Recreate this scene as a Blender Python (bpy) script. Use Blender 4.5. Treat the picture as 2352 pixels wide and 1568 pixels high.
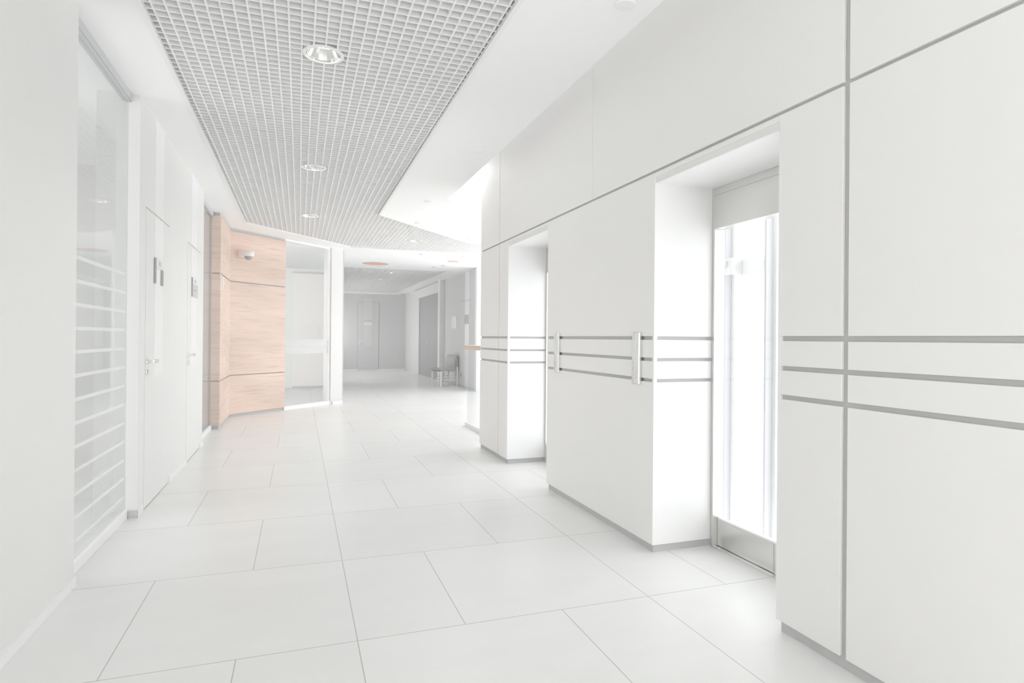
import bpy, bmesh, math, random
from mathutils import Vector, Matrix
random.seed(4)
for o in list(bpy.data.objects):
    bpy.data.objects.remove(o)
S = bpy.context.scene
C = S.collection

# ------------------------------------------------------------------ camera, world, exposure
F_PX, YAW, PITCH, ROLL, CAM_H = 1390.486, 0.337950484, 0.00181674697, 0.00822233945, 1.25
cam = bpy.data.cameras.new('camera')
cam.sensor_width = 36.0
cam.lens = 36.0 * F_PX / 2352.0
cam.shift_y = -9.943 / 2352.0
cam.clip_start = 0.02
camo = bpy.data.objects.new('camera', cam)
C.objects.link(camo)
fw = Vector((math.sin(YAW) * math.cos(PITCH), math.cos(YAW) * math.cos(PITCH), math.sin(PITCH)))
rt = Vector((math.cos(YAW), -math.sin(YAW), 0))
up = rt.cross(fw)
rt2 = rt * math.cos(ROLL) + up * math.sin(ROLL)
up2 = up * math.cos(ROLL) - rt * math.sin(ROLL)
camo.matrix_world = Matrix(((rt2.x, up2.x, -fw.x, 0), (rt2.y, up2.y, -fw.y, 0), (rt2.z, up2.z, -fw.z, CAM_H), (0, 0, 0, 1)))
S.camera = camo

W = bpy.data.worlds.new('overcast sky')
S.world = W
W.use_nodes = True
W.node_tree.nodes['Background'].inputs[0].default_value = (0.992, 0.998, 1.0, 1)
W.node_tree.nodes['Background'].inputs[1].default_value = 3.0

S.view_settings.view_transform = 'Standard'
S.view_settings.look = 'None'
S.view_settings.gamma = 1.0
S.view_settings.exposure = 0.0
S.view_settings.use_curve_mapping = False
S.cycles.max_bounces = 10
S.cycles.diffuse_bounces = 7
S.cycles.transparent_max_bounces = 16


def area(name, loc, rot, sx, sy, power, col=(1, 1, 1)):
    l = bpy.data.lights.new(name, 'AREA')
    l.shape = 'RECTANGLE'
    l.size, l.size_y, l.energy, l.color = sx, sy, power, col
    o = bpy.data.objects.new(name, l)
    o.location, o.rotation_euler = loc, rot
    C.objects.link(o)
    return o


# ------------------------------------------------------------------ materials
def lin(r, g, b):
    f = lambda c: ((c / 255 + 0.055) / 1.055) ** 2.4 if c > 10 else c / 255 / 12.92
    return (f(r), f(g), f(b), 1)


def mat(name, col, rough=0.6, metal=0.0, spec=0.4, noise=0.0, nscale=3.0, coat=0.0):
    m = bpy.data.materials.new(name)
    m.use_nodes = True
    nt = m.node_tree
    b = nt.nodes['Principled BSDF']
    b.inputs['Base Color'].default_value = col
    b.inputs['Roughness'].default_value = rough
    b.inputs['Metallic'].default_value = metal
    b.inputs['Specular IOR Level'].default_value = spec
    b.inputs['Coat Weight'].default_value = coat
    if noise:
        tc = nt.nodes.new('ShaderNodeNewGeometry')
        n = nt.nodes.new('ShaderNodeTexNoise')
        n.inputs['Scale'].default_value = nscale
        n.inputs['Detail'].default_value = 4
        nt.links.new(tc.outputs['Position'], n.inputs['Vector'])
        mr = nt.nodes.new('ShaderNodeMapRange')
        mr.inputs[3].default_value = 1 - noise
        mr.inputs[4].default_value = 1 + noise * 0.4
        nt.links.new(n.outputs['Fac'], mr.inputs[0])
        mx = nt.nodes.new('ShaderNodeVectorMath')
        mx.operation = 'SCALE'
        mx.inputs[0].default_value = col[:3]
        nt.links.new(mr.outputs[0], mx.inputs['Scale'])
        nt.links.new(mx.outputs[0], b.inputs['Base Color'])
    return m


def glass(name, tint=(1, 1, 1), ior=1.5, boost=1.0):
    m = bpy.data.materials.new(name)
    m.use_nodes = True
    nt = m.node_tree
    nt.nodes.remove(nt.nodes['Principled BSDF'])
    out = nt.nodes['Material Output']
    tr = nt.nodes.new('ShaderNodeBsdfTransparent')
    tr.inputs[0].default_value = (*tint, 1)
    gl = nt.nodes.new('ShaderNodeBsdfGlossy')
    gl.inputs['Roughness'].default_value = 0.0
    fr = nt.nodes.new('ShaderNodeFresnel')
    fr.inputs[0].default_value = ior
    mx = nt.nodes.new('ShaderNodeMixShader')
    ge = nt.nodes.new('ShaderNodeNewGeometry')       # same reflectance from either side of the thin pane
    ma = nt.nodes.new('ShaderNodeMath')
    ma.operation = 'MULTIPLY_ADD'
    ma.inputs[1].default_value = 1 / ior - ior
    ma.inputs[2].default_value = ior
    nt.links.new(ge.outputs['Backfacing'], ma.inputs[0])
    nt.links.new(ma.outputs[0], fr.inputs[0])
    nt.links.new(fr.outputs[0], mx.inputs[0])
    nt.links.new(tr.outputs[0], mx.inputs[1])
    nt.links.new(gl.outputs[0], mx.inputs[2])
    nt.links.new(mx.outputs[0], out.inputs[0])
    return m


def wood_mat():
    m = bpy.data.materials.new('peach wood veneer')
    m.use_nodes = True
    nt = m.node_tree
    b = nt.nodes['Principled BSDF']
    b.inputs['Roughness'].default_value = 0.55
    b.inputs['Specular IOR Level'].default_value = 0.2
    g = nt.nodes.new('ShaderNodeNewGeometry')
    mp = nt.nodes.new('ShaderNodeMapping')
    mp.inputs['Scale'].default_value = (1.3, 1.3, 46)
    nt.links.new(g.outputs['Position'], mp.inputs[0])
    n1 = nt.nodes.new('ShaderNodeTexNoise')
    n1.inputs['Scale'].default_value = 1.6
    n1.inputs['Detail'].default_value = 6
    n1.inputs['Distortion'].default_value = 0.6
    nt.links.new(mp.outputs[0], n1.inputs['Vector'])
    r1 = nt.nodes.new('ShaderNodeValToRGB')
    r1.color_ramp.elements[0].position = 0.34
    r1.color_ramp.elements[0].color = (0.70, 0.56, 0.485, 1)
    r1.color_ramp.elements[1].position = 0.47
    r1.color_ramp.elements[1].color = (0.81, 0.665, 0.58, 1)
    nt.links.new(n1.outputs['Fac'], r1.inputs[0])
    mp2 = nt.nodes.new('ShaderNodeMapping')
    mp2.inputs['Scale'].default_value = (0.5, 0.5, 2.2)
    nt.links.new(g.outputs['Position'], mp2.inputs[0])
    n2 = nt.nodes.new('ShaderNodeTexNoise')
    n2.inputs['Scale'].default_value = 1.3
    nt.links.new(mp2.outputs[0], n2.inputs['Vector'])
    mr = nt.nodes.new('ShaderNodeMapRange')
    mr.inputs[1].default_value = 0.3
    mr.inputs[2].default_value = 0.7
    mr.inputs[3].default_value = 0.88
    mr.inputs[4].default_value = 1.04
    nt.links.new(n2.outputs['Fac'], mr.inputs[0])
    mx = nt.nodes.new('ShaderNodeVectorMath')
    mx.operation = 'SCALE'
    nt.links.new(r1.outputs[0], mx.inputs[0])
    nt.links.new(mr.outputs[0], mx.inputs['Scale'])
    nt.links.new(mx.outputs[0], b.inputs['Base Color'])
    return m


def floor_mat():
    m = bpy.data.materials.new('pale stone floor tiles')
    m.use_nodes = True
    nt = m.node_tree
    L = nt.links.new
    b = nt.nodes['Principled BSDF']

    def M(op, a, c=None, d=None):
        n = nt.nodes.new('ShaderNodeMath')
        n.operation = op
        for i, v in enumerate((a, c, d)):
            if v is None:
                continue
            if isinstance(v, (int, float)):
                n.inputs[i].default_value = v
            else:
                L(v, n.inputs[i])
        return n.outputs[0]
    g = nt.nodes.new('ShaderNodeNewGeometry')
    sp = nt.nodes.new('ShaderNodeSeparateXYZ')
    L(g.outputs['Position'], sp.inputs[0])
    X, Y = sp.outputs[0], sp.outputs[1]
    u = M('DIVIDE', M('SUBTRACT', X, 0.237), 0.4585)
    vv = M('DIVIDE', M('SUBTRACT', Y, 2.560), 0.9485)
    k = M('FLOOR', vv)
    v = M('SUBTRACT', vv, k)
    par = M('FLOORED_MODULO', k, 2.0)
    u3 = M('FLOORED_MODULO', u, 3.0)
    j = M('ADD', par, 1.0)
    d1 = M('MINIMUM', u3, M('SUBTRACT', 3.0, u3))
    d2 = M('ABSOLUTE', M('SUBTRACT', u3, j))
    dx = M('MULTIPLY', M('MINIMUM', d1, d2), 0.4585)
    dy = M('MULTIPLY', M('MINIMUM', v, M('SUBTRACT', 1.0, v)), 0.9485)
    d = M('MINIMUM', dx, dy)
    gr = nt.nodes.new('ShaderNodeMapRange')
    gr.interpolation_type = 'SMOOTHSTEP'
    gr.inputs[1].default_value = 0.0013
    gr.inputs[2].default_value = 0.0030
    L(d, gr.inputs[0])
    side = M('GREATER_THAN', u3, j)
    tid = M('ADD', M('MULTIPLY', M('FLOOR', M('DIVIDE', u, 3.0)), 7.13), M('ADD', M('MULTIPLY', side, 3.7), M('MULTIPLY', k, 1.917)))
    wn = nt.nodes.new('ShaderNodeTexWhiteNoise')
    wn.noise_dimensions = '1D'
    L(tid, wn.inputs['W'])
    tone = M('MULTIPLY_ADD', wn.outputs[0], 0.035, 0.975)
    mp = nt.nodes.new('ShaderNodeMapping')
    mp.inputs['Scale'].default_value = (1.2, 2.6, 1)
    L(g.outputs['Position'], mp.inputs[0])
    n = nt.nodes.new('ShaderNodeTexNoise')
    n.inputs['Scale'].default_value = 1.8
    n.inputs['Detail'].default_value = 7
    L(mp.outputs[0], n.inputs['Vector'])
    cl = M('MULTIPLY_ADD', n.outputs['Fac'], 0.07, 0.955)
    tot = M('MULTIPLY', tone, cl)
    cmb = nt.nodes.new('ShaderNodeVectorMath')
    cmb.operation = 'SCALE'
    cmb.inputs[0].default_value = FLOOR_COL
    L(tot, cmb.inputs['Scale'])
    mx = nt.nodes.new('ShaderNodeMix')
    mx.data_type = 'RGBA'
    mx.inputs[6].default_value = (0.53, 0.525, 0.51, 1)
    L(gr.outputs[0], mx.inputs[0])
    L(cmb.outputs[0], mx.inputs[7])
    L(mx.outputs[2], b.inputs['Base Color'])
    b.inputs['Roughness'].default_value = 0.3
    b.inputs['Specular IOR Level'].default_value = 0.4
    return m


FLOOR_COL = (0.86, 0.86, 0.85)
M_FLOOR = floor_mat()
M_WALL = mat('white wall paint', (0.84, 0.84, 0.825, 1), 0.7, noise=0.02)
M_PANEL = mat('white laminate cladding', (0.895, 0.887, 0.877, 1), 0.42, spec=0.35, noise=0.015, nscale=1.2)
M_TRIM = mat('white lacquer trim', (0.90, 0.90, 0.897, 1), 0.4)
M_INLAY = mat('glossy white inlay', (0.93, 0.94, 0.95, 1), 0.25)
M_CEIL = mat('white plaster ceiling', (0.95, 0.952, 0.95, 1), 0.8, noise=0.015)
M_GRID = mat('white grid blades', (0.90, 0.90, 0.895, 1), 0.6)
M_PLENUM = mat('grey plenum', (0.88, 0.88, 0.88, 1), 0.9)
M_GREY = mat('mid grey reveal', (0.58, 0.58, 0.58, 1), 0.6, noise=0.03, nscale=20)
M_RAILG = mat('light grey metal rail', (0.64, 0.64, 0.66, 1), 0.45)
M_SHADEWALL = mat('shade-painted wall', (0.76, 0.76, 0.755, 1), 0.7, noise=0.03)  # dimness of corridor and office put into the wall colour
M_SHADEEND = mat('shade-painted end wall', (0.71, 0.71, 0.71, 1), 0.7, noise=0.03, nscale=8)  # shade of the unlit corridor put into this grey
M_SHADEINLAY = mat('shade-painted inlay', (0.74, 0.735, 0.73, 1), 0.5)  # inlay greyed to carry the same corridor shade
M_COL = mat('off-white column paint', (0.76, 0.752, 0.742, 1), 0.6)
M_BLACK = mat('dark grey door lacquer', (0.45, 0.45, 0.45, 1), 0.5)
M_LEATHER = mat('black upholstery', (0.50, 0.50, 0.50, 1), 0.45, noise=0.06, nscale=14)
M_STEEL = mat('brushed steel', (0.78, 0.77, 0.755, 1), 0.28, 0.85, noise=0.04, nscale=2)
M_CHROME = mat('polished steel', (0.86, 0.85, 0.84, 1), 0.1, 1.0)
M_SATIN = mat('satin steel', (0.80, 0.79, 0.78, 1), 0.2, 0.9)
M_ALU = mat('pale aluminium', (0.80, 0.80, 0.79, 1), 0.35, 0.3)
M_WOOD = wood_mat()
M_GLASS = glass('clear pane', (0.985, 0.99, 0.99))
M_GLASSG = glass('office pane', (0.935, 0.94, 0.942), 1.42)
M_FROST = mat('frosted stripe', (0.82, 0.83, 0.83, 1), 0.5)


def frosted(name, fac, alb):
    m = glass(name, (0.9, 0.9, 0.9))
    nt = m.node_tree
    d = nt.nodes.new('ShaderNodeBsdfDiffuse')
    d.inputs[0].default_value = (alb, alb, alb, 1)
    mx = nt.nodes.new('ShaderNodeMixShader')
    mx.inputs[0].default_value = fac
    src = nt.nodes['Material Output'].inputs[0].links[0].from_socket
    nt.links.new(src, mx.inputs[1])
    nt.links.new(d.outputs[0], mx.inputs[2])
    nt.links.new(mx.outputs[0], nt.nodes['Material Output'].inputs[0])
    return m


M_FROST2 = frosted('faint frosted band', 0.5, 0.85)
M_FROST3 = frosted('frosted stripe film', 0.7, 0.95)
M_SIGNW = mat('white sign card', (0.82, 0.83, 0.83, 1), 0.5)
M_SIGNG = mat('grey sign card', (0.66, 0.66, 0.66, 1), 0.5)
M_TEXT = mat('grey lettering', (0.42, 0.42, 0.42, 1), 0.6)
M_SMOKE = mat('smoked dome', (0.42, 0.42, 0.43, 1), 0.08, spec=0.6)
M_CREAM = mat('cream door leaf', (0.88, 0.85, 0.82, 1), 0.5)
M_ORANGE = mat('terracotta disc', (0.82, 0.545, 0.44, 1), 0.7)
M_SLAB = mat('concrete slab', (0.75, 0.75, 0.75, 1), 0.8)


def opal_mat(c):
    m = bpy.data.materials.new('opal facade glass')
    m.use_nodes = True
    nt = m.node_tree
    nt.nodes.remove(nt.nodes['Principled BSDF'])
    t = nt.nodes.new('ShaderNodeBsdfTranslucent')
    t.inputs[0].default_value = (c, c + 0.003, c + 0.008, 1)
    nt.links.new(t.outputs[0], nt.nodes['Material Output'].inputs[0])
    return m


M_OPAL = opal_mat(0.92)
M_BACKING = opal_mat(0.88)  # for the sheet added behind the second pane
M_BACKING.name = 'added pale backing'
_nt = M_BACKING.node_tree
_d = _nt.nodes.new('ShaderNodeBsdfDiffuse')
_d.inputs[0].default_value = (0.95, 0.95, 0.94, 1)
_m = _nt.nodes.new('ShaderNodeMixShader')
_m.inputs[0].default_value = 0.4
_nt.links.new(_nt.nodes['Material Output'].inputs[0].links[0].from_socket, _m.inputs[1])
_nt.links.new(_d.outputs[0], _m.inputs[2])
_nt.links.new(_m.outputs[0], _nt.nodes['Material Output'].inputs[0])
M_OPAL2 = opal_mat(0.90)


def emit_mat(name, col, s):
    m = bpy.data.materials.new(name)
    m.use_nodes = True
    b = m.node_tree.nodes['Principled BSDF']
    b.inputs['Emission Color'].default_value = col
    b.inputs['Emission Strength'].default_value = s
    return m


M_LAMP = emit_mat('lamp tube', (1, 0.99, 0.97, 1), 9.0)


# ------------------------------------------------------------------ mesh helpers
def box(bm, x0, x1, y0, y1, z0, z1):
    v = [bm.verts.new((x, y, z)) for z in (z0, z1) for y in (y0, y1) for x in (x0, x1)]
    for f in ((0, 2, 3, 1), (4, 5, 7, 6), (0, 1, 5, 4), (2, 6, 7, 3), (0, 4, 6, 2), (1, 3, 7, 5)):
        bm.faces.new([v[i] for i in f])
    return v


def prism(bm, poly, z0, z1):
    a = sum(poly[i][0] * poly[(i + 1) % len(poly)][1] - poly[(i + 1) % len(poly)][0] * poly[i][1] for i in range(len(poly)))
    if a < 0:
        poly = poly[::-1]
    lo = [bm.verts.new((x, y, z0)) for x, y in poly]
    hi = [bm.verts.new((x, y, z1)) for x, y in poly]
    n = len(poly)
    bm.faces.new(lo[::-1])
    bm.faces.new(hi)
    for i in range(n):
        bm.faces.new((lo[i], lo[(i + 1) % n], hi[(i + 1) % n], hi[i]))


def wallseg(bm, p, q, t, z0, z1, off=0.0):
    """slab along p->q, thickness t to the left of p->q starting at offset off"""
    d = Vector((q[0] - p[0], q[1] - p[1]))
    n = Vector((-d.y, d.x)).normalized()
    a, b = n * off, n * (off + t)
    prism(bm, [(p[0] + a.x, p[1] + a.y), (q[0] + a.x, q[1] + a.y), (q[0] + b.x, q[1] + b.y), (p[0] + b.x, p[1] + b.y)], z0, z1)


def tube(bm, p, q, r, seg=16, r2=None):
    p, q = Vector(p), Vector(q)
    d = (q - p)
    M_ = Matrix.Translation((p + q) / 2) @ d.to_track_quat('Z', 'Y').to_matrix().to_4x4()
    bmesh.ops.create_cone(bm, cap_ends=True, segments=seg, radius1=r, radius2=r if r2 is None else r2, depth=d.length, matrix=M_)


def lathe(bm, prof, seg=32, M_=None, closed=False):
    rings = []
    for r, z in prof:
        rings.append([bm.verts.new((r * math.cos(2 * math.pi * i / seg), r * math.sin(2 * math.pi * i / seg), z)) for i in range(seg)])
    for a, b in zip(rings, rings[1:]):
        for i in range(seg):
            bm.faces.new((a[i], a[(i + 1) % seg], b[(i + 1) % seg], b[i]))
    if closed:
        if prof[0][0] > 1e-5:
            bm.faces.new(rings[0][::-1])
        if prof[-1][0] > 1e-5:
            bm.faces.new(rings[-1])
    vs = [v for r in rings for v in r]
    if M_ is not None:
        bmesh.ops.transform(bm, matrix=M_, verts=vs)
    return vs


def obj(name, bm, m, parent=None, bevel=0.0, smooth=False, seg=2):
    bmesh.ops.remove_doubles(bm, verts=bm.verts, dist=1e-6)
    bmesh.ops.recalc_face_normals(bm, faces=bm.faces)
    me = bpy.data.meshes.new(name)
    bm.to_mesh(me)
    bm.free()
    me.materials.append(m)
    if smooth:
        for p in me.polygons:
            p.use_smooth = True
    o = bpy.data.objects.new(name, me)
    C.objects.link(o)
    if parent is not None:
        o.parent = parent
        o.matrix_parent_inverse = parent.matrix_basis.inverted()
    if bevel:
        b = o.modifiers.new('bevel', 'BEVEL')
        b.width, b.segments = bevel, seg
        b.limit_method = 'ANGLE'
    return o


def B(name, m, boxes, parent=None, bevel=0.0):
    bm = bmesh.new()
    for b in boxes:
        box(bm, *b)
    return obj(name, bm, m, parent, bevel)


def struct(o, label):
    o['kind'] = 'structure'
    o['label'] = label
    return o


def tag(o, label, cat, group=None):
    o['label'], o['category'] = label, cat
    if group:
        o['group'] = group
    return o


def thing(name, loc, label, cat, group=None, rz=0.0):
    o = bpy.data.objects.new(name, None)
    o.empty_display_size = 0.1
    o.location = loc
    o.rotation_euler = (0, 0, rz)
    o.matrix_basis = Matrix.Translation(loc) @ Matrix.Rotation(rz, 4, 'Z')
    C.objects.link(o)
    return tag(o, label, cat, group)


def dup(root, loc, label, group=None):
    r = root.copy()
    C.objects.link(r)
    r.matrix_basis = Matrix.Translation(loc)
    r['label'] = label
    if group:
        r['group'] = group
    for ch in list(root.children):
        if ch.type == 'LIGHT' and 'far corridor' in (group or ''):
            continue            # the far lamps only glint
        c = ch.copy()
        C.objects.link(c)
        inv = ch.matrix_parent_inverse.copy()
        c.parent = r
        c.matrix_parent_inverse = inv
        for g in list(ch.children):
            d = g.copy()
            C.objects.link(d)
            inv = g.matrix_parent_inverse.copy()
            d.parent = c
            d.matrix_parent_inverse = inv
    return r


def text(name, body, size, matrix, parent, m=None, depth=0.0008):
    cu = bpy.data.curves.new(name, 'FONT')
    cu.body = body
    cu.size = size
    cu.align_x = 'CENTER'
    cu.align_y = 'CENTER'
    cu.extrude = depth
    t = bpy.data.objects.new('tmp', cu)
    C.objects.link(t)
    dg = bpy.context.evaluated_depsgraph_get()
    me = bpy.data.meshes.new_from_object(t.evaluated_get(dg))
    bpy.data.objects.remove(t)
    me.transform(matrix)
    me.materials.clear()
    me.materials.append(m or M_TEXT)
    o = bpy.data.objects.new(name, me)
    C.objects.link(o)
    if parent:
        o.parent = parent
        o.matrix_parent_inverse = parent.matrix_basis.inverted()
    return o


# ------------------------------------------------------------------ key dimensions
ZC = 2.90              # ceiling underside
XP, XS = 1.957, 1.972  # right cladding face, recessed skirting / reveal face
YB = -1.6              # open end behind the camera (entrance side)
CORN = (-0.995, 10.15)
WEND = (-0.222, 10.93)
GEND = (0.552, 11.71)

# ------------------------------------------------------------------ floor
bm = bmesh.new()
prism(bm, [(-4.6, YB), (2.44, YB), (2.44, 8.40), (4.25, 8.40), (4.25, 23.3), (-4.6, 23.3)], -0.30, 0.0)
struct(obj('floor', bm, M_FLOOR), 'pale grey stone tile floor with thin dark joints')

# ------------------------------------------------------------------ ceiling
bm = bmesh.new()
ZT = ZC + 0.30
prism(bm, [(-1.30, YB), (-0.775, YB), (-0.775, 9.64), (-1.30, 9.64)], ZC, ZT)
prism(bm, [(-4.6, 9.64), (-0.775, 9.64), (0.87, 11.52), (0.82, 16.0), (-4.6, 16.0)], ZC, ZT)
prism(bm, [(0.87, 11.52), (4.25, 11.42), (4.25, 14.72), (0.82, 14.72)], ZC, ZT)
prism(bm, [(1.02, YB), (1.660, YB), (1.660, 7.05), (1.02, 7.05)], ZC, ZT)
prism(bm, [(1.02, 7.05), (1.660, 7.05), (4.25, 9.80), (4.25, 10.21), (2.79, 10.206), (1.02, 8.29)], ZC, ZT)
prism(bm, [(3.43, 14.72), (4.25, 14.72), (4.25, 23.3), (3.43, 23.3)], ZC, ZT)
prism(bm, [(0.70, 14.72), (0.90, 14.72), (0.90, 23.3), (0.70, 23.3)], ZC, ZT)
prism(bm, [(0.90, 22.55), (3.43, 22.55), (3.43, 23.3), (0.90, 23.3)], ZC, ZT)
prism(bm, [(-4.6, YB), (-1.30, YB), (-1.30, 9.64), (-4.6, 9.64)], ZC, ZT)
ceiling = struct(obj('ceiling', bm, M_CEIL), 'white plaster ceiling around the open-cell grid')
bm = bmesh.new()
prism(bm, [(-0.80, YB), (1.05, YB), (1.05, 8.3), (2.8, 10.15), (4.3, 10.15), (4.3, 11.5), (0.85, 11.6), (-0.80, 9.7)], ZT, ZT + 0.05)
box(bm, 0.85, 3.5, 14.6, 22.7, ZT, ZT + 0.05)
struct(obj('ceiling_plenum', bm, M_PLENUM), 'grey void above the grid ceiling')


# open-cell grids -----------------------------------------------------------
def crossings(poly, c, axis):
    xs = []
    n = len(poly)
    for i in range(n):
        a, b = poly[i], poly[(i + 1) % n]
        if (a[axis] <= c) != (b[axis] <= c):
            t = (c - a[axis]) / (b[axis] - a[axis])
            xs.append(a[1 - axis] + t * (b[1 - axis] - a[1 - axis]))
    xs.sort()
    return list(zip(xs[::2], xs[1::2]))


def grid_ceiling(name, poly, holes, label, x0, y0, cell=0.0652, zb=ZC + 0.016, h=0.045, tL=0.0095, tT=0.0105):
    xs = [p[0] for p in poly]
    ys = [p[1] for p in poly]
    root = thing(name, ((min(xs) + max(xs)) / 2, (min(ys) + max(ys)) / 2, zb), label, 'ceiling grid')
    bm = bmesh.new()
    for axis, t in ((0, tL), (1, tT)):
        lo, hi = (min(xs), max(xs)) if axis == 0 else (min(ys), max(ys))
        c = (x0 if axis == 0 else y0)
        c -= math.floor((c - lo) / cell) * cell
        while c < hi:
            for a, b in crossings(poly, c, axis):
                segs = [(a, b)]
                for hx, hy, r in holes:
                    hc, ho = (hx, hy) if axis == 0 else (hy, hx)
                    if abs(c - hc) < r:
                        w = math.sqrt(r * r - (c - hc) ** 2)
                        ns = []
                        for s, e in segs:
                            if ho + w <= s or ho - w >= e:
                                ns.append((s, e))
                                continue
                            if ho - w > s:
                                ns.append((s, ho - w))
                            if ho + w < e:
                                ns.append((ho + w, e))
                        segs = ns
                for s, e in segs:
                    z1 = zb + h - (0.001 if axis else 0)
                    if axis == 0:
                        box(bm, c - t / 2, c + t / 2, s, e, zb, z1)
                    else:
                        box(bm, s, e, c - t / 2, c + t / 2, zb + 0.001, z1)
            c += cell
    obj('grid_blades', bm, M_GRID, root)
    bm = bmesh.new()
    n = len(poly)
    ar = sum(poly[i][0] * poly[(i + 1) % n][1] - poly[(i + 1) % n][0] * poly[i][1] for i in range(n))
    for i in range(n):
        p, q = poly[i], poly[(i + 1) % n]
        if ar < 0:
            p, q = q, p
        wallseg(bm, p, q, 0.026, ZC - 0.006, ZC + 0.02)
    obj('edge_frame', bm, M_TRIM, root)
    return root


DL = [(0.121, 3.745), (0.121, 6.272), (0.124, 8.79), (1.882, 10.40)]
G1 = [(-0.775, YB), (1.02, YB), (1.02, 8.29), (2.79, 10.206), (4.25, 10.21), (4.25, 11.42), (0.87, 11.52), (-0.775, 9.64)]
grid_ceiling('ceiling_grid', G1, [(x, y, 0.112) for x, y in DL],
             'long white open-cell grid ceiling over the elevator lobby floor', 0.0, 3.4)
DL2 = [(2.235, 15.75), (2.21, 17.70), (2.205, 20.0)]
G2 = [(0.90, 14.72), (3.43, 14.72), (3.43, 22.55), (0.90, 22.55)]
grid_ceiling('ceiling_grid', G2, [(x, y, 0.112) for x, y in DL2],
             'smaller shaded grid ceiling over the dark far corridor', 0.93, 14.75, tT=0.006)

# ------------------------------------------------------------------ right wall with cladding, stripes and lift openings
ZTOP = 3.24
Z_SK = 0.047
STR = [(0.998, 1.0185), (1.1215, 1.1415), (1.2475, 1.2690)]
ZJ = (2.225, 2.241)
ZO = 2.165
OPN = [(2.093, 3.064), (4.675, 5.690)]
YE = 6.66
XD = 2.36
wr = bmesh.new()
# solid core (dark grey, seen in the grooves and skirting)
segs = [(YB, OPN[0][0] - 0.016), (OPN[0][1] + 0.016, OPN[1][0] - 0.016), (OPN[1][1] + 0.016, YE)]
for a, b in segs:
    box(wr, XS, XD + 0.04, a, b, 0, ZTOP)
for a, b in OPN:
    box(wr, XS, XD + 0.04, a - 0.016, b + 0.016, ZO + 0.016, ZTOP)
wall_right = struct(obj('wall_right', wr, M_GREY), 'white clad lift wall with grey grooves and two recessed lift openings')
bands = [(Z_SK, STR[0][0]), (STR[0][1], STR[1][0]), (STR[1][1], STR[2][0]), (STR[2][1], ZJ[0])]
ysegs = [(YB, 1.738), (1.767, OPN[0][0]), (OPN[0][1], OPN[1][0]), (OPN[1][1], 5.978), (5.990, YE)]
for a, b in ysegs:
    for z0, z1 in bands:
        B('cladding_panel', M_PANEL, [(XP, XS, a, b, z0, z1)], wall_right, 0.0012)
for a, b in OPN:
    B('header_panel', M_PANEL, [(XP, XS, a, b, ZO + 0.034, ZJ[0])], wall_right, 0.0012)
    B('header_lip', M_WALL, [(XP + 0.004, XS, a, b, ZO, ZO + 0.0345)], wall_right)
for a, b in [(YB, 1.738), (1.767, 3.872), (3.8745, 5.978), (5.990, YE)]:
    B('cladding_panel', M_PANEL, [(XP, XS, a, b, ZJ[1], ZTOP)], wall_right, 0.0012)
# reveals of the two openings
for a, b in OPN:
    for y0, y1 in ((a - 0.016, a), (b, b + 0.016)):
        for z0, z1 in bands[:3] + [(STR[2][1], ZO)]:
            B('reveal_panel', M_TRIM, [(XS, XD, y0, y1, z0, z1)], wall_right)
        B('corner_trim', M_TRIM, [(XP - 0.0005, XS + 0.006, y0 + (0.0005 if y1 == a else -0.0005), y1, Z_SK, ZO)], wall_right)
    B('recess_soffit', M_TRIM, [(XS + 0.0001, XD + 0.01, a, b, ZO, ZO + 0.016)], wall_right)
# light-shadow slot above the wall
struct(B('ceiling_slot', M_CEIL, [(1.62, 2.44, YB, YE, ZTOP, ZTOP + 0.06)]), 'closed slot between ceiling edge and lift wall')

# lift shaft ------------------------------------------------------------------
sh = bmesh.new()
box(sh, XD + 0.04, 4.3, YE - 0.12, YE, -3.2, 4.2)
box(sh, XD + 0.04, 4.3, 0.9, 1.0, -3.2, 4.2)
box(sh, XD + 0.04, XD + 0.10, 1.0, YE - 0.12, ZTOP, 4.2)
box(sh, XD + 0.10, 4.3, 1.0, YE - 0.12, -3.2, -3.1)
box(sh, XD + 0.04, XD + 0.10, 1.0, YE - 0.12, -3.1, -0.3)
struct(obj('wall_shaft', sh, M_TRIM), 'white walls of the glazed lift shaft')
struct(B('window_4', M_OPAL, [(4.22, 4.24, 1.0, YE - 0.12, -3.1, 4.2)]), 'milky glass facade behind the lift shaft')


def elevator_door(y0, y1, label):
    root = thing('elevator_door', (XD, (y0 + y1) / 2, 0), label, 'elevator door', 'lift doors in the clad wall')
    e = 0.002
    B('header', M_STEEL, [(XD, XD + 0.07, y0 + e, y1 - e, 1.918, ZO - e)], root, 0.002)
    B('header_groove', M_GREY, [(XD - 0.001, XD + 0.002, y0 + e, y1 - 0.02, 2.118, 2.122)], root)
    B('jamb', M_STEEL, [(XD, XD + 0.075, y1 - 0.022, y1 - e, 0.001, 1.918)], root, 0.002)
    B('jamb', M_STEEL, [(XD, XD + 0.075, y0 + e, y0 + 0.022, 0.001, 1.918)], root, 0.002)
    ym = (y0 + y1) / 2
    for a, b in ((y0 + 0.023, ym - 0.003), (ym + 0.003, y1 - 0.023)):
        l = B('door_leaf', M_GLASS, [(XD + 0.042, XD + 0.052, a, b, 0.165, 1.918)], root)
        B('bottom_rail', M_STEEL, [(XD + 0.034, XD + 0.060, a, b, 0.012, 0.165)], l, 0.002)
        B('glass_bead', M_TRIM, [(XD + 0.036, XD + 0.058, a, b, 0.166, 0.178)], l)
    B('sill', M_CHROME, [(XD + 0.002, XD + 0.09, y0 + 0.023, y1 - 0.023, 0.0005, 0.009)], root)
    return root


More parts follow.
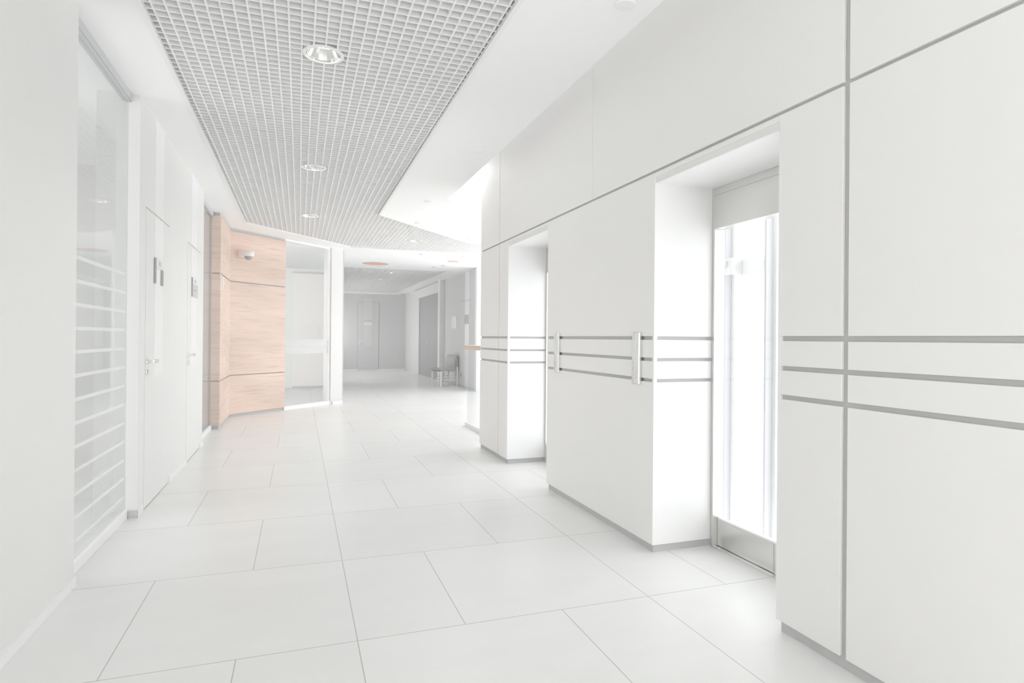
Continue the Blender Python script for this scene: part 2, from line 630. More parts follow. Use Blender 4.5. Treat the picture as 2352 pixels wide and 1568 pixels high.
elevator_door(*OPN[0], 'nearer glass lift door with steel header in the large right recess')
elevator_door(*OPN[1], 'farther lift door in the narrow recess beyond the first call panel')


def guide_rails(y, label):
    """lift guide rail assembly seen through the glass door, standing in the shaft"""
    root = thing('guide_rail', (2.80, y, -0.2), label, 'lift rail', 'rails in the lift shaft')
    B('rail_plate', M_TRIM, [(2.80, 2.812, y - 0.035, y + 0.035, -0.2, 3.9)], root)
    B('rail_web', M_RAILG, [(2.745, 2.80, y - 0.008, y + 0.008, -0.2, 3.9)], root)
    return root


guide_rails(3.43, 'lift guide rail left of the bracket beam behind the glass lift door')
guide_rails(3.045, 'lift guide rail right of the bracket beam behind the glass lift door')
rb = thing('rail_bracket', (2.83, 3.3, 1.74), 'white bolted bracket beam crossing between the lift rails', 'bracket')
B('beam', M_TRIM, [(2.815, 2.90, 3.10, 3.345, 1.685, 1.795)], rb, 0.003)
B('plate', M_ALU, [(2.725, 2.74, 3.345, 3.53, 1.69, 1.80), (2.725, 2.815, 3.335, 3.346, 1.69, 1.80)], rb, 0.002)
B('clamp', M_ALU, [(2.711, 2.725, 3.38, 3.46, 1.745, 1.785)], rb, 0.002)
B('clamp', M_ALU, [(2.79, 2.815, 3.09, 3.125, 1.72, 1.76)], rb, 0.003)
for yy, zz in ((3.50, 1.72), (3.42, 1.725), (3.44, 1.80), (3.44, 1.66)):
    bm = bmesh.new()
    tube(bm, (2.725, yy, zz), (2.712, yy, zz), 0.009, 6)
    obj('bolt', bm, M_CHROME, rb)
bm = bmesh.new()
tube(bm, (2.79, 3.105, 1.74), (2.775, 3.105, 1.74), 0.011, 12)
obj('bolt', bm, M_CHROME, rb)


# call panels ------------------------------------------------------------------
def call_panel(y0, y1, z0, z1, label):
    root = thing('call_panel', (XP, (y0 + y1) / 2, z0), label, 'lift call panel', 'lift call panels')
    ym, w = (y0 + y1) / 2, (y1 - y0) / 2
    XF = XP - 0.026
    bm = bmesh.new()
    prof = []
    for i in range(17):        # shallow bowed front
        t = -1 + 2 * i / 16
        prof.append((XF + 0.010 * t * t, ym + w * t))
    prism(bm, prof + [(XP - 0.0005, y1), (XP - 0.0005, y0)], z0, z1)
    obj('housing', bm, M_SATIN, root, 0.0015)
    bm = bmesh.new()
    prof = [(XF + 0.010 * (t * t) - 0.0012, ym + w * t) for t in [-0.62 + 1.24 * i / 12 for i in range(13)]]
    prism(bm, prof + [(XF + 0.008, ym + w * 0.62), (XF + 0.008, ym - w * 0.62)], z0 + 0.145, z0 + 0.265)
    obj('display', bm, M_SIGNW, root)
    for zz in (z0 + 0.083, z0 + 0.042):
        bm = bmesh.new()
        lathe(bm, [(0.0145, 0), (0.0145, 0.003), (0.011, 0.0045), (0.0, 0.005)], 24,
              Matrix.Translation((XF + 0.0006, ym, zz)) @ Matrix.Rotation(-math.pi / 2, 4, 'Y'), True)
        obj('button', bm, M_STEEL, root, smooth=False)
    for k, (za, zb) in enumerate(((z1, z1 + 0.006), (z0 - 0.006, z0))):
        bm = bmesh.new()
        prof = [(XF + 0.004 + 0.010 * t * t, ym + w * 0.97 * t) for t in [-1 + i / 6 for i in range(13)]]
        prism(bm, prof + [(XP - 0.0005, ym + w * 0.97), (XP - 0.0005, ym - w * 0.97)], za, zb)
        obj('end_cap', bm, M_ALU, root, 0.001)


call_panel(3.197, 3.287, 0.980, 1.290, 'steel lift call panel nearer the camera, beside the large recess')
call_panel(4.412, 4.502, 0.985, 1.293, 'farther steel lift call panel beside the narrow recess, reflecting orange')

# ------------------------------------------------------------------ left side
# near pier
p1 = bmesh.new()
box(p1, -1.30, -1.053, -1.2, 3.575, 0, ZC)
struct(obj('wall_left', p1, M_WALL), 'plain off-white pier at the left edge')
struct(B('baseboard_left', M_TRIM, [(-1.053, -1.040, -1.2, 3.57, 0, 0.047), (-1.12, -1.053, 3.575, 3.587, 0, 0.047)]), 'low white baseboard along the left pier')


struct(B('wall_daylight_stop', M_WALL, [(-1.30, -0.35, YB - 0.1, YB, 0, ZC)]), 'unseen white wall added behind the viewpoint to cut daylight')  # partial wall added out of view to hold back daylight


def glazed_window(n, y0, y1, label, stripes=True):
    root = struct(B('window_%d' % n, M_RAILG, [(-1.15, -1.092, y0, y1, ZC - 0.052, ZC)]), label)
    B('sill_rail', M_TRIM, [(-1.15, -1.094, y0, y1, 0.0, 0.062)], root, 0.003)
    B('top_channel', M_GREY, [(-1.128, -1.096, y0, y1, ZC - 0.058, ZC - 0.052)], root)
    B('pane', M_GLASSG, [(-1.122, -1.112, y0, y1, 0.062, ZC - 0.052)], root)
    if stripes:
        bm = bmesh.new()
        for i in range(13):
            z = 0.145 + 0.1255 * i
            box(bm, -1.1118, -1.1112, y0 + 0.01, y1 - 0.03, z, z + 0.019)
        obj('frosted_stripes', bm, M_FROST3, root)
    return root


glazed_window(1, 3.588, 4.772, 'tall glass partition with frosted stripes beside the left pier')
# pier and door wall
YD1, YD2, YL = (4.955, 5.80), (6.665, 7.50), 7.72
ZD = 2.172
XL = -1.042
wl = bmesh.new()
box(wl, -1.30, XL, 4.772, YD1[0], 0, ZC)
box(wl, -1.30, XL, YD1[1], YD2[0], 0, ZC)
box(wl, -1.30, XL, YD2[1], YL, 0, ZC)
for a, b in (YD1, YD2):
    box(wl, -1.30, XL, a, b, ZD, ZC)
wl = struct(obj('wall_left_doors', wl, M_WALL), 'white wall holding the two flush doors')
struct(B('baseboard_left_doors', M_TRIM, [(XL, XL + 0.012, YD1[1] + 0.03, YD2[0] - 0.03, 0, 0.047), (XL, XL + 0.010, YD2[1] + 0.03, YL, 0, 0.047),
                                          (XL, XL + 0.006, 4.766, YD1[0] - 0.03, 0, 0.047)]), 'low white baseboard between the left doors')
struct(B('baseboard_pier', M_RAILG, [(-1.092, XL + 0.006, 4.762, 4.772, 0, 0.05)]), 'light grey foot of the narrow pier')


def flush_door(n, y0, y1, label, iy0, iy1):
    g = 0.004
    d = struct(B('door_%d' % n, M_WALL, [(-1.10, XL + 0.001, y0 + g, y1 - g, 0.006, ZD - g * 2)]), label)
    B('gap', M_GREY, [(-1.11, XL - 0.012, y0, y1, 0.002, ZD), (XL - 0.012, XL + 0.0006, y1 - 0.0055, y1 - 0.0005, 0.004, ZD - 0.006)], d)
    B('inlay', M_INLAY, [(XL + 0.001, XL + 0.003, iy0, iy1, 0.935, ZD - 0.01)], d)
    yh = y0 + 0.045
    X0 = XL + 0.001
    h = bmesh.new()
    tube(h, (X0, yh, 1.06), (X0 + 0.045, yh, 1.06), 0.010, 16)
    tube(h, (X0 + 0.045, yh - 0.008, 1.06), (X0 + 0.045, yh + 0.125, 1.06), 0.0105, 16)
    hd = obj('handle', h, M_CHROME, d)
    h = bmesh.new()
    lathe(h, [(0.026, 0), (0.026, 0.006), (0.022, 0.009), (0.0, 0.009)], 24, Matrix.Translation((X0, yh, 1.06)) @ Matrix.Rotation(math.pi / 2, 4, 'Y'), True)
    obj('rose', h, M_CHROME, hd)
    h = bmesh.new()
    lathe(h, [(0.026, 0), (0.026, 0.006), (0.022, 0.009), (0.0, 0.009)], 24, Matrix.Translation((X0, yh, 0.985)) @ Matrix.Rotation(math.pi / 2, 4, 'Y'), True)
    lk = obj('lock_plate', h, M_CHROME, d)
    h = bmesh.new()
    tube(h, (X0 + 0.008, yh, 0.99), (X0 + 0.014, yh, 0.99), 0.008, 14)
    box(h, X0 + 0.008, X0 + 0.013, yh - 0.004, yh + 0.004, 0.972, 0.99)
    obj('keyhole', h, M_RAILG, lk)
    h = bmesh.new()
    tube(h, (X0 + 0.045, yh + 0.085, 1.06), (X0 + 0.045, yh + 0.128, 1.06), 0.0145, 16)
    obj('grip_end', h, M_ALU, hd)
    return d


I1, I2 = (5.245, 5.548), (6.885, 7.262)
flush_door(1, *YD1, 'nearer flush white door with vertical inlay on the left wall', *I1)
flush_door(2, *YD2, 'farther flush white door with vertical inlay on the left wall', *I2)
struct(B('trim_1', M_INLAY, [(XL, XL + 0.002, *I1, ZD + 0.004, ZC)]), 'glossy white strip above the nearer left door')
struct(B('trim_2', M_INLAY, [(XL, XL + 0.002, *I2, ZD + 0.004, ZC)]), 'glossy white strip above the farther left door')


def door_sign(y0, y1, z0, z1, zm, num, label, filled):
    X0 = XL + 0.003
    s = thing('door_sign', (X0, y0, z0), label, 'door sign', 'signs on the left doors')
    B('edge_bar', M_BLACK, [(X0, X0 + 0.010, y0, y0 + 0.035, z0, z1)], s)
    c = B('number_card', M_SIGNW, [(X0, X0 + 0.008, y0 + 0.035, y1, zm, z1)], s)
    R_ = Matrix.Translation((X0 + 0.0085, (y0 + y1) / 2 + 0.01, (zm + z1) / 2)) @ Matrix.Rotation(math.pi / 2, 4, 'Z') @ Matrix.Rotation(math.pi / 2, 4, 'X')
    text('number', num, 0.052, R_, c, M_GREY)
    if filled:
        k = B('name_card', M_SIGNG, [(X0, X0 + 0.007, y0 + 0.037, y1, z0, zm - 0.003)], s)
        B('name_line', M_TEXT, [(X0 + 0.007, X0 + 0.0078, y0 + 0.09, y1 - 0.09, (z0 + zm) / 2 + 0.002, (z0 + zm) / 2 + 0.010)], k)
    else:
        B('side_bar', M_BLACK, [(X0, X0 + 0.008, y1 - 0.055, y1, z0, zm - 0.004)], s)
        n = 18
        for a, b in ((y0 + 0.035, y0 + 0.058), (y1 - 0.078, y1 - 0.055)):
            bm = bmesh.new()
            box(bm, X0, X0 + 0.002, a, b, z0, zm - 0.004)
            for i in range(n):
                z = z0 + 0.004 + (zm - z0 - 0.014) * i / (n - 1)
                box(bm, X0 + 0.001, X0 + 0.004, a, b, z, z + 0.005)
            obj('perforated_edge', bm, M_GREY, s)
    return s


door_sign(5.215, 5.515, 1.645, 1.838, 1.768, '013', 'empty name holder with number card on the nearer left door', False)
door_sign(6.890, 7.265, 1.650, 1.845, 1.778, '015', 'complete number and name sign on the farther left door', True)

w2 = glazed_window(2, YL, 8.93, 'glass pane between the second door and the wood pillar', False)
B('added_backing', M_BACKING, [(-1.1395, -1.138, YL, 8.93, 0.062, ZC - 0.052)], w2)  # backing sheet added to lighten the pane from behind

# office behind the first glass partition
of = bmesh.new()
box(of, -4.7, -4.6, 5.2, 7.0, 0, ZC)  # unseen side piece, sized to limit daylight in the office
box(of, -4.6, -1.30, 1.7, 1.8, 0, ZC)
struct(obj('wall_office', of, M_SHADEWALL), 'shade-painted walls of the office behind the glass partition')
struct(B('wall_office_side', M_SHADEWALL, [(-4.6, -1.30, 6.9, 7.0, 0, ZC)]), 'shade-painted end wall inside the office')

# ------------------------------------------------------------------ wood pillar and angled wood wall
ZW = (0.05, 0.638, 0.655, 2.075, 2.095, 2.855)
PF = 8.93
wd = bmesh.new()
prism(wd, [(-1.09, PF + 0.02), (-1.015, PF + 0.02), (CORN[0] - 0.02, CORN[1] + 0.01), (WEND[0] - 0.012, WEND[1] + 0.02), (WEND[0] - 0.22, WEND[1] + 0.22), (-1.25, CORN[1] + 0.1), (-1.25, PF + 0.02)], 0.0, ZC)
wood_wall = struct(obj('wall_wood', wd, M_GREY), 'peach wood-veneered pillar and angled wall with grey reveals')
for z0, z1 in ((ZW[0], ZW[1]), (ZW[2], ZW[3]), (ZW[4], ZW[5])):
    B('pillar_veneer', M_WOOD, [(-1.108, -1.0, PF, PF + 0.02, z0, z1)], wood_wall, 0.001)
    bm = bmesh.new()
    wallseg(bm, (-1.0, PF + 0.0205), (CORN[0], CORN[1] - 0.002), 0.02, z0, z1)
    obj('side_veneer', bm, M_WOOD, wood_wall, 0.001)
    bm = bmesh.new()
    wallseg(bm, CORN, WEND, 0.02, z0, z1)
    obj('angled_veneer', bm, M_WOOD, wood_wall, 0.001)

# switch plates on the pillar side
sw = thing('switch_plate', (-1.0, 9.2, 1.86), 'small white and wood switch plates on the pillar side', 'switch')
B('white_plate', M_TRIM, [(-1.0, -0.992, 9.13, 9.23, 1.90, 2.02)], sw)
B('pale_plate', M_CREAM, [(-1.0, -0.993, 9.13, 9.26, 2.025, 2.06)], sw)

# security camera on the angled wall
dW = Vector((WEND[0] - CORN[0], WEND[1] - CORN[1])).normalized()
nW = Vector((dW.y, -dW.x))
pc = Vector(CORN) + dW * 0.16
sc = thing('security_camera', (pc.x, pc.y, 2.50), 'white dome security camera on the angled wood wall', 'security camera')


def wpt(a, n, z):
    q = pc + dW * a + nW * n
    return (q.x, q.y, z)


bm = bmesh.new()
prism(bm, [wpt(-0.035, 0.0, 0)[:2], wpt(0.035, 0.0, 0)[:2], wpt(0.045, 0.13, 0)[:2], wpt(-0.03, 0.13, 0)[:2]], 2.475, 2.56)
obj('wall_mount', bm, M_TRIM, sc, 0.008)
cpt = wpt(0.04, 0.15, 2.50)
bm = bmesh.new()
lathe(bm, [(0.0, 0.072), (0.055, 0.072), (0.075, 0.06), (0.08, 0.03), (0.076, -0.012), (0.070, -0.018), (0.0, -0.018)], 32, Matrix.Translation(cpt))
obj('housing', bm, M_TRIM, sc, smooth=True)
bm = bmesh.new()
lathe(bm, [(0.062 * math.cos(a), -0.018 - 0.058 * math.sin(a)) for a in [i * math.pi / 16 for i in range(9)]], 28, Matrix.Translation(cpt))
obj('dome', bm, M_SMOKE, sc, smooth=True)

# ------------------------------------------------------------------ angled glazing and column
g0, g1 = Vector(WEND) + dW * 0.0, Vector(GEND)
dg_ = (g1 - g0).normalized()


def seg2(bm, a0, a1, off, t, z0, z1):
    p, q = g0 + dg_ * a0, g0 + dg_ * a1
    wallseg(bm, tuple(p), tuple(q), t, z0, z1, off)


LG = (g1 - g0).length
bm = bmesh.new()
seg2(bm, 0.0, LG + 0.01, 0.02, 0.05, ZC - 0.03, ZC)
w3 = struct(obj('window_3', bm, M_TRIM), 'white framed angled glazing between wood wall and column')
bm = bmesh.new()
seg2(bm, -0.01, LG, 0.005, 0.06, 0.0, 0.065)
obj('sill_rail', bm, M_TRIM, w3)
bm = bmesh.new()
seg2(bm, LG - 0.035, LG + 0.012, 0.02, 0.05, 0.065, ZC - 0.03)
obj('frame_post', bm, M_TRIM, w3)
bm = bmesh.new()
seg2(bm, 0.0, LG - 0.035, 0.04, 0.008, 0.065, ZC - 0.03)
obj('pane', bm, M_GLASS, w3)
bm = bmesh.new()
seg2(bm, 0.0, LG - 0.035, 0.0385, 0.0012, 0.95, 1.072)
seg2(bm, 0.0, LG - 0.035, 0.0385, 0.0012, 1.082, 1.195)
obj('frosted_band', bm, M_FROST2, w3)
CP = [(0.557, 11.70), (0.768, 11.88), (0.64, 12.04), (0.43, 11.86)]
bm = bmesh.new()
prism(bm, CP, 0, ZC)
col = struct(obj('wall_column', bm, M_COL), 'square white column at the corridor corner')
bm = bmesh.new()
wallseg(bm, (0.585, 11.714), (0.775, 11.876), -0.010, 0, 0.05)
obj('column_foot', bm, M_TRIM, col)

# room behind the angled glazing
struct(B('wall_room', M_WALL, [(-4.6, 0.66, 15.6, 15.75, 0, ZC), (-4.6, -4.5, 12.6, 15.6, 0, ZC)]), 'pale back wall of the room behind the angled glazing')  # unseen side piece added to limit daylight in the room
d5 = struct(B('door_5', M_CREAM, [(-0.155, 0.59, 15.56, 15.60, 0.05, 2.78)]), 'tall cream door seen through the angled glazing')
B('handle', M_STEEL, [(0.20, 0.305, 15.53, 15.56, 1.49, 1.525)], d5)
B('frame', M_RAILG, [(-0.17, 0.605, 15.575, 15.6, 2.78, 2.82), (0.59, 0.62, 15.57, 15.6, 0.0, 2.78), (-0.155, 0.59, 15.56, 15.6, 0.0, 0.05)], d5)
ns = tag(B('notice', M_SIGNW, [(0.406, 0.479, 15.548, 15.56, 1.282, 1.494)]), 'small white upright rectangle on the cream door', 'notice')  # plain white block on the door leaf

# ------------------------------------------------------------------ far corridor
XR = 3.92
YF = 23.0
struct(B('wall_corridor_left', M_SHADEWALL, [(0.66, 0.80, 12.05, 15.75, 0, ZC), (0.66, 0.80, 15.75, 17.0, 0, ZC), (0.66, 0.80, 17.0, YF, 0, 0.9), (0.66, 0.80, 17.0, YF, 2.3, ZC)]), 'left wall of the far corridor with an added opening to let in light')  # unseen opening added to brighten the far corridor
wb = struct(B('wall_back', M_SHADEEND, [(0.66, 4.25, YF, YF + 0.15, 0, ZC)]), 'shade-painted end wall of the far corridor')  # grey here carries the corridor's shade
struct(B('baseboard_back', M_TRIM, [(0.80, 2.03, YF - 0.012, YF, 0, 0.06), (2.80, XR - 0.13, YF - 0.012, YF, 0, 0.06)]), 'pale baseboard along the dark end wall')
struct(B('trim_3', M_TRIM, [(0.80, 3.60, YF - 0.03, YF, ZC - 0.045, ZC)]), 'pale strip under the ceiling at the end wall')
d3 = struct(B('door_3', M_SHADEEND, [(2.035, 2.795, YF - 0.012, YF, 0.03, 2.54)]), 'shade-painted flush door in the end wall')
B('gap', M_BLACK, [(2.025, 2.805, YF - 0.006, YF - 0.001, 0.03, 2.55)], d3)
B('inlay', M_SHADEINLAY, [(2.26, 2.555, YF - 0.016, YF - 0.012, 0.925, 2.70)], d3)
B('painted_door_light', M_SIGNW, [(2.035, 2.795, YF - 0.02, YF, 0.0, 0.03)], d3)  # light under the door drawn as a white strip
bm = bmesh.new()
tube(bm, (2.09, YF - 0.05, 1.085), (2.20, YF - 0.05, 1.085), 0.013, 12)
tube(bm, (2.09, YF - 0.05, 1.085), (2.09, YF - 0.012, 1.085), 0.012, 12)
lathe(bm, [(0.03, 0), (0.03, 0.012), (0.0, 0.012)], 20, Matrix.Translation((2.09, YF - 0.012, 1.085)) @ Matrix.Rotation(math.pi / 2, 4, 'X'), True)
lathe(bm, [(0.03, 0), (0.03, 0.012), (0.0, 0.012)], 20, Matrix.Translation((2.09, YF - 0.012, 1.0)) @ Matrix.Rotation(math.pi / 2, 4, 'X'), True)
obj('handle', bm, M_SIGNW, d3)
ds = thing('door_sign', (2.41, YF - 0.017, 1.69), 'white two-part name sign on the dark end-wall door', 'door sign')
B('number_card', M_SIGNG, [(2.262, 2.553, YF - 0.024, YF - 0.0165, 1.81, 1.875)], ds)
B('name_card', M_SIGNW, [(2.262, 2.553, YF - 0.026, YF - 0.0165, 1.685, 1.81)], ds)

# right wall of the far corridor, nearer stretch and projecting stretch
struct(B('wall_corridor_right', M_SHADEWALL, [(XR, XR + 0.3, 13.75, 17.0, 0, ZC)]), 'shade-painted right wall of the far corridor behind the chair')
struct(B('wall_corridor_edge', M_TRIM, [(XR - 0.02, XR + 0.3, 13.60, 13.75, 0, ZC)]), 'end of the corridor wall, its daylight painted in as white')  # white stands for void daylight on the wall end
XR2 = 3.78
struct(B('wall_corridor_step', M_WALL, [(XR2, XR + 0.3, 17.0, 17.25, 0, ZC)]), 'pale stepped pier beside the dark double door')
bm = bmesh.new()
box(bm, XR2 + 0.02, XR + 0.3, 17.25, 17.35, 0, ZC)
box(bm, XR2 + 0.02, XR + 0.3, 20.3, YF, 0, ZC)
box(bm, XR2 + 0.02, XR + 0.3, 17.35, 20.3, 2.57, ZC)
struct(obj('wall_corridor_far', bm, M_SHADEWALL), 'shade-painted right wall around the dark double door')
d4 = struct(B('door_4', M_BLACK, [(XR2 + 0.06, XR2 + 0.10, 17.35, 18.82, 0.01, 2.57)]), 'dark double door on the right of the far corridor')
B('leaf', M_BLACK, [(XR2 + 0.06, XR2 + 0.10, 18.83, 20.3, 0.01, 2.57)], d4)
B('knob', M_SIGNW, [(XR2 + 0.03, XR2 + 0.06, 18.70, 18.78, 1.09, 1.12)], d4)
B('knob', M_SIGNW, [(XR2 + 0.03, XR2 + 0.06, 18.90, 18.98, 1.09, 1.12)], d4)
struct(B('trim_4', M_GREY, [(XR2 - 0.02, XR2 + 0.02, 17.25, 21.0, ZC - 0.04, ZC)]), 'dark rail under the ceiling above the dark door')
struct(B('baseboard_corridor', M_RAILG, [(XR - 0.012, XR, 13.75, 16.9, 0, 0.05)]), 'low baseboard behind the chair')
struct(B('trim_5', M_INLAY, [(XR - 0.006, XR, 14.33, 14.72, 0.0, ZC)]), 'paler vertical strip on the corridor right wall')
struct(B('trim_6', M_GREY, [(XR - 0.008, XR - 0.006, 14.15, 15.05, 2.17, 2.185)]), 'thin dark door-top line on the corridor right wall')
tag(B('door_sign', M_GREY, [(XR - 0.022, XR - 0.006, 14.36, 14.70, 1.60, 1.82)]), 'dark grey sign on the pale strip above the chair', 'door sign')
wn_ = thing('notice', (XR, 15.9, 1.5), 'white framed notice on the grey wall behind the chair', 'notice')
B('panel', M_INLAY, [(XR - 0.02, XR, 15.62, 16.05, 1.50, 1.82)], wn_)
B('edge', M_TRIM, [(XR - 0.028, XR, 15.55, 15.62, 1.50, 1.82)], wn_)
so = thing('socket', (XR, 15.05, 0.27), 'small dark wall socket to the right of the chair', 'socket')
B('plate', M_GREY, [(XR - 0.012, XR, 15.0, 15.10, 0.25, 0.36)], so, 0.002)
B('insert', M_BLACK, [(XR - 0.016, XR - 0.012, 15.02, 15.08, 0.275, 0.335)], so)


# chair -------------------------------------------------------------------------
def chair():
    rz = math.radians(14)
    root = thing('chair', (3.585, 15.46, 0), 'low black upholstered chair with white tubular legs against the corridor wall', 'chair', rz=rz)
    W2 = 0.25
    Mx = root.matrix_basis

    def put(name, bm, m, bevel=0, smooth=False, parent=None):
        bmesh.ops.transform(bm, matrix=Mx, verts=bm.verts)
        o = obj(name, bm, m, root, bevel, smooth, 3)
        if parent is not None:
            o.parent = parent
            o.matrix_parent_inverse = parent.matrix_world.inverted()
        return o
    # local: front -x, back +x
    def pad(path, half, th):
        bm = bmesh.new()
        rows = []
        for i, (x, z) in enumerate(path):
            a = path[max(i - 1, 0)]
            b = path[min(i + 1, len(path) - 1)]
            t = Vector((b[0] - a[0], b[1] - a[1])).normalized()
            n = Vector((-t.y, t.x)) * th
            rows.append([bm.verts.new((x, -half, z)), bm.verts.new((x, half, z)), bm.verts.new((x + n.x, half, z + n.y)), bm.verts.new((x + n.x, -half, z + n.y))])
        for r, s in zip(rows, rows[1:]):
            for i in range(4):
                bm.faces.new((r[i], r[(i + 1) % 4], s[(i + 1) % 4], s[i]))
        bm.faces.new(rows[0])
        bm.faces.new(rows[-1][::-1])
        return bm
    put('seat', pad([(-0.27, 0.405), (-0.255, 0.425), (-0.18, 0.425), (-0.05, 0.40), (0.08, 0.385), (0.17, 0.39)], W2 + 0.005, 0.05), M_LEATHER, 0.012, True)
    put('backrest', pad([(0.12, 0.37), (0.17, 0.40), (0.185, 0.50), (0.195, 0.60), (0.215, 0.70), (0.255, 0.785)], W2 + 0.005, 0.055), M_LEATHER, 0.014, True)
    bm = bmesh.new()
    box(bm, 0.19, 0.262, -W2 - 0.012, -W2 + 0.03, 0.48, 0.77)
    put('back_wing', bm, M_LEATHER, 0.012)
    for sx, sy, h in ((-0.235, -W2, 0.415), (-0.235, W2, 0.415), (0.235, -W2 - 0.005, 0.50), (0.235, W2 + 0.005, 0.50)):
        bm = bmesh.new()
        tube(bm, (sx, sy, 0.0), (sx, sy, h), 0.0215, 18)
        put('leg', bm, M_TRIM, 0.003)
    for sy in (-W2, W2):
        for z in (0.165, 0.235):
            bm = bmesh.new()
            tube(bm, (-0.235, sy, z), (0.235, sy, z), 0.009, 12)
            put('side_rail', bm, M_TRIM)
    bm = bmesh.new()
    tube(bm, (-0.235, -W2 - 0.024, 0.40), (-0.235, W2 + 0.024, 0.40), 0.022, 16)
    put('front_rail', bm, M_LEATHER)


chair()

# ------------------------------------------------------------------ stair void with skylight beside the lift block
bm = bmesh.new()
box(bm, 4.25, 4.35, YE, 13.6, -3.0, 0.0)
box(bm, 4.25, 4.35, YE, 13.6, ZT + 0.4, 6.0)
box(bm, 2.44, 4.35, YE - 0.02, 13.6, -3.2, -3.0)
box(bm, 2.44, 4.25, 8.40, 8.5, -3.0, -0.30)
box(bm, 1.66, 4.25, YE - 0.1, YE, ZTOP + 0.06, 6.0)
struct(B('window_5', M_OPAL2, [(4.28, 4.30, YE, 13.6, 0.0, ZT + 0.4)]), 'milky glazing along the stair void')
struct(obj('wall_stairwell', bm, M_WALL), 'white walls of the skylit stair void behind the lift block')

# ------------------------------------------------------------------ balustrade beyond the lift wall
bl = thing('balustrade', (2.26, 7.6, 0), 'glass balustrade with peach wood handrail past the lift wall', 'balustrade')
B('handrail', M_WOOD, [(2.215, 2.33, 6.75, 8.375, 1.085, 1.148)], bl, 0.004)
B('pane', M_GLASS, [(2.258, 2.27, 6.75, 8.35, 0.055, 1.085)], bl)
B('base_channel', M_TRIM, [(2.235, 2.295, 6.75, 8.37, 0.0, 0.055)], bl, 0.002)

# ------------------------------------------------------------------ ceiling lights
def downlight(loc, label, group):
    root = thing('ceiling_light', loc, label, 'ceiling light', group)
    T = Matrix.Translation(loc)
    bm = bmesh.new()
    lathe(bm, [(0.098, 0.012), (0.098, -0.003), (0.102, -0.006), (0.116, -0.004), (0.118, 0.004), (0.112, 0.012)], 48, T)
    obj('trim_ring', bm, M_TRIM, root, smooth=True)
    bm = bmesh.new()
    prof = [(0.098, -0.001)]
    n = 9
    for i in range(n):          # faceted reflector bowl
        t = (i + 1) / n
        prof.append((0.098 - 0.050 * t ** 1.6, 0.085 * t))
    lathe(bm, prof, 24, T)
    obj('reflector', bm, M_CHROME, root)
    bm = bmesh.new()
    tube(bm, (loc[0] - 0.045, loc[1] - 0.012, loc[2] + 0.055), (loc[0] + 0.045, loc[1] - 0.012, loc[2] + 0.055), 0.010, 12)
    tube(bm, (loc[0] - 0.045, loc[1] + 0.014, loc[2] + 0.055), (loc[0] + 0.045, loc[1] + 0.014, loc[2] + 0.055), 0.010, 12)
    obj('lamp', bm, M_LAMP, root)
    bm = bmesh.new()
    lathe(bm, [(0.050, 0.084), (0.0, 0.088)], 24, T)
    obj('back_plate', bm, M_ALU, root)
    l = bpy.data.lights.new('lamp_light', 'SPOT')
    l.energy, l.spot_size, l.spot_blend, l.shadow_soft_size = 22.0, math.radians(125), 1.0, 0.06
    lo = bpy.data.objects.new('lamp_light', l)
    C.objects.link(lo)
    lo.parent = root
    lo.location = (0, 0, 0.03)
    return root


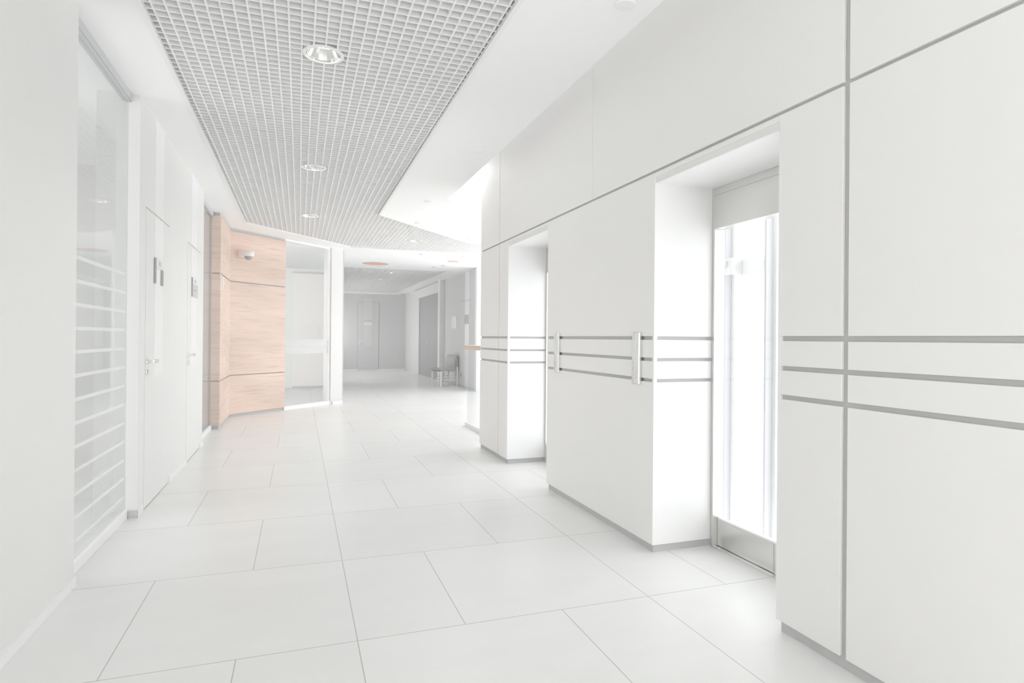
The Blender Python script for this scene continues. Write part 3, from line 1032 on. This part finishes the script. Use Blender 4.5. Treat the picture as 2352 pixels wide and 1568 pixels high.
GZ = ZC + 0.014
gl = 'recessed ceiling lights in the long grid'
d0 = downlight((DL[0][0], DL[0][1], GZ), 'largest and nearest round reflector light in the long grid ceiling', gl)
for (x, y), lb in zip(DL[1:], ('second round reflector light from the camera in the long grid',
                              'third round reflector light in the long grid, just before the angled edge',
                              'round reflector light in the grid arm that turns right')):
    dup(d0, (x, y, GZ), lb, gl)
for (x, y), lb in zip(DL2, ('nearest glinting light in the shaded far corridor grid', 'middle glinting light in the shaded far corridor grid',
                            'deepest glinting light in the shaded far corridor grid')):
    dup(d0, (x, y, GZ), lb, 'recessed ceiling lights in the far corridor')


def cover(loc, label, r=0.052, m=None, first=[None], group='round covers on the plaster ceiling'):
    bm = bmesh.new()
    lathe(bm, [(0.0, 0.0), (r, 0.0), (r, -0.004), (r * 0.93, -0.009), (0.0, -0.011)], 36, Matrix.Translation((0, 0, 0)))
    o = obj('ceiling_cover', bm, m or M_TRIM)
    o.location = loc
    return tag(o, label, 'ceiling cover', group)


cover((1.502, 2.632, ZC), 'nearest white round cover at the top edge of the photo, right of the grid')
cover((1.477, 5.148, ZC), 'white round cover above the end of the lift wall cladding')
cover((1.471, 7.274, ZC), 'white round cover left of the bright ceiling opening')
cover((1.595, 8.655, ZC), 'faint white round cover beside the inner corner of the grid')
cover((2.668, 9.783, ZC), 'faint white round cover near the right end of the grid arm')
gf = 'small covers on the far ceiling'
cover((2.262, 11.93, ZC), 'small grey cover just past the grid edge', 0.038, M_RAILG, group=gf)
cover((3.105, 11.93, ZC), 'tiny orange cover above the smaller orange disc', 0.034, M_ORANGE, group=gf)
cover((3.09, 13.58, ZC), 'right one of two little grey covers by the far corridor wall', 0.05, M_RAILG, group=gf)
cover((2.95, 13.95, ZC), 'left one of two little grey covers by the far corridor wall', 0.045, M_RAILG, group=gf)
cover((1.91, 14.42, ZC), 'faint pale cover at the edge of the far grid', 0.04, M_TRIM, group=gf)


def disc(loc, r, label):
    root = thing('ceiling_disc', loc, label, 'ceiling disc', 'orange discs in the far ceiling')
    T = Matrix.Translation(loc)
    bm = bmesh.new()
    lathe(bm, [(0.0, -0.002), (r * 0.97, -0.002), (r * 0.97, 0.0)], 48, T)
    obj('face', bm, M_ORANGE, root)
    bm = bmesh.new()
    lathe(bm, [(r * 0.97, 0.0), (r * 0.97, -0.005), (r, -0.005), (r, 0.0)], 48, T)
    obj('rim', bm, M_RAILG, root)


disc((1.60, 13.83, ZC), 0.285, 'larger round orange disc in the far white ceiling')
disc((3.125, 12.76, ZC), 0.128, 'smaller round orange disc near the lift wall end')
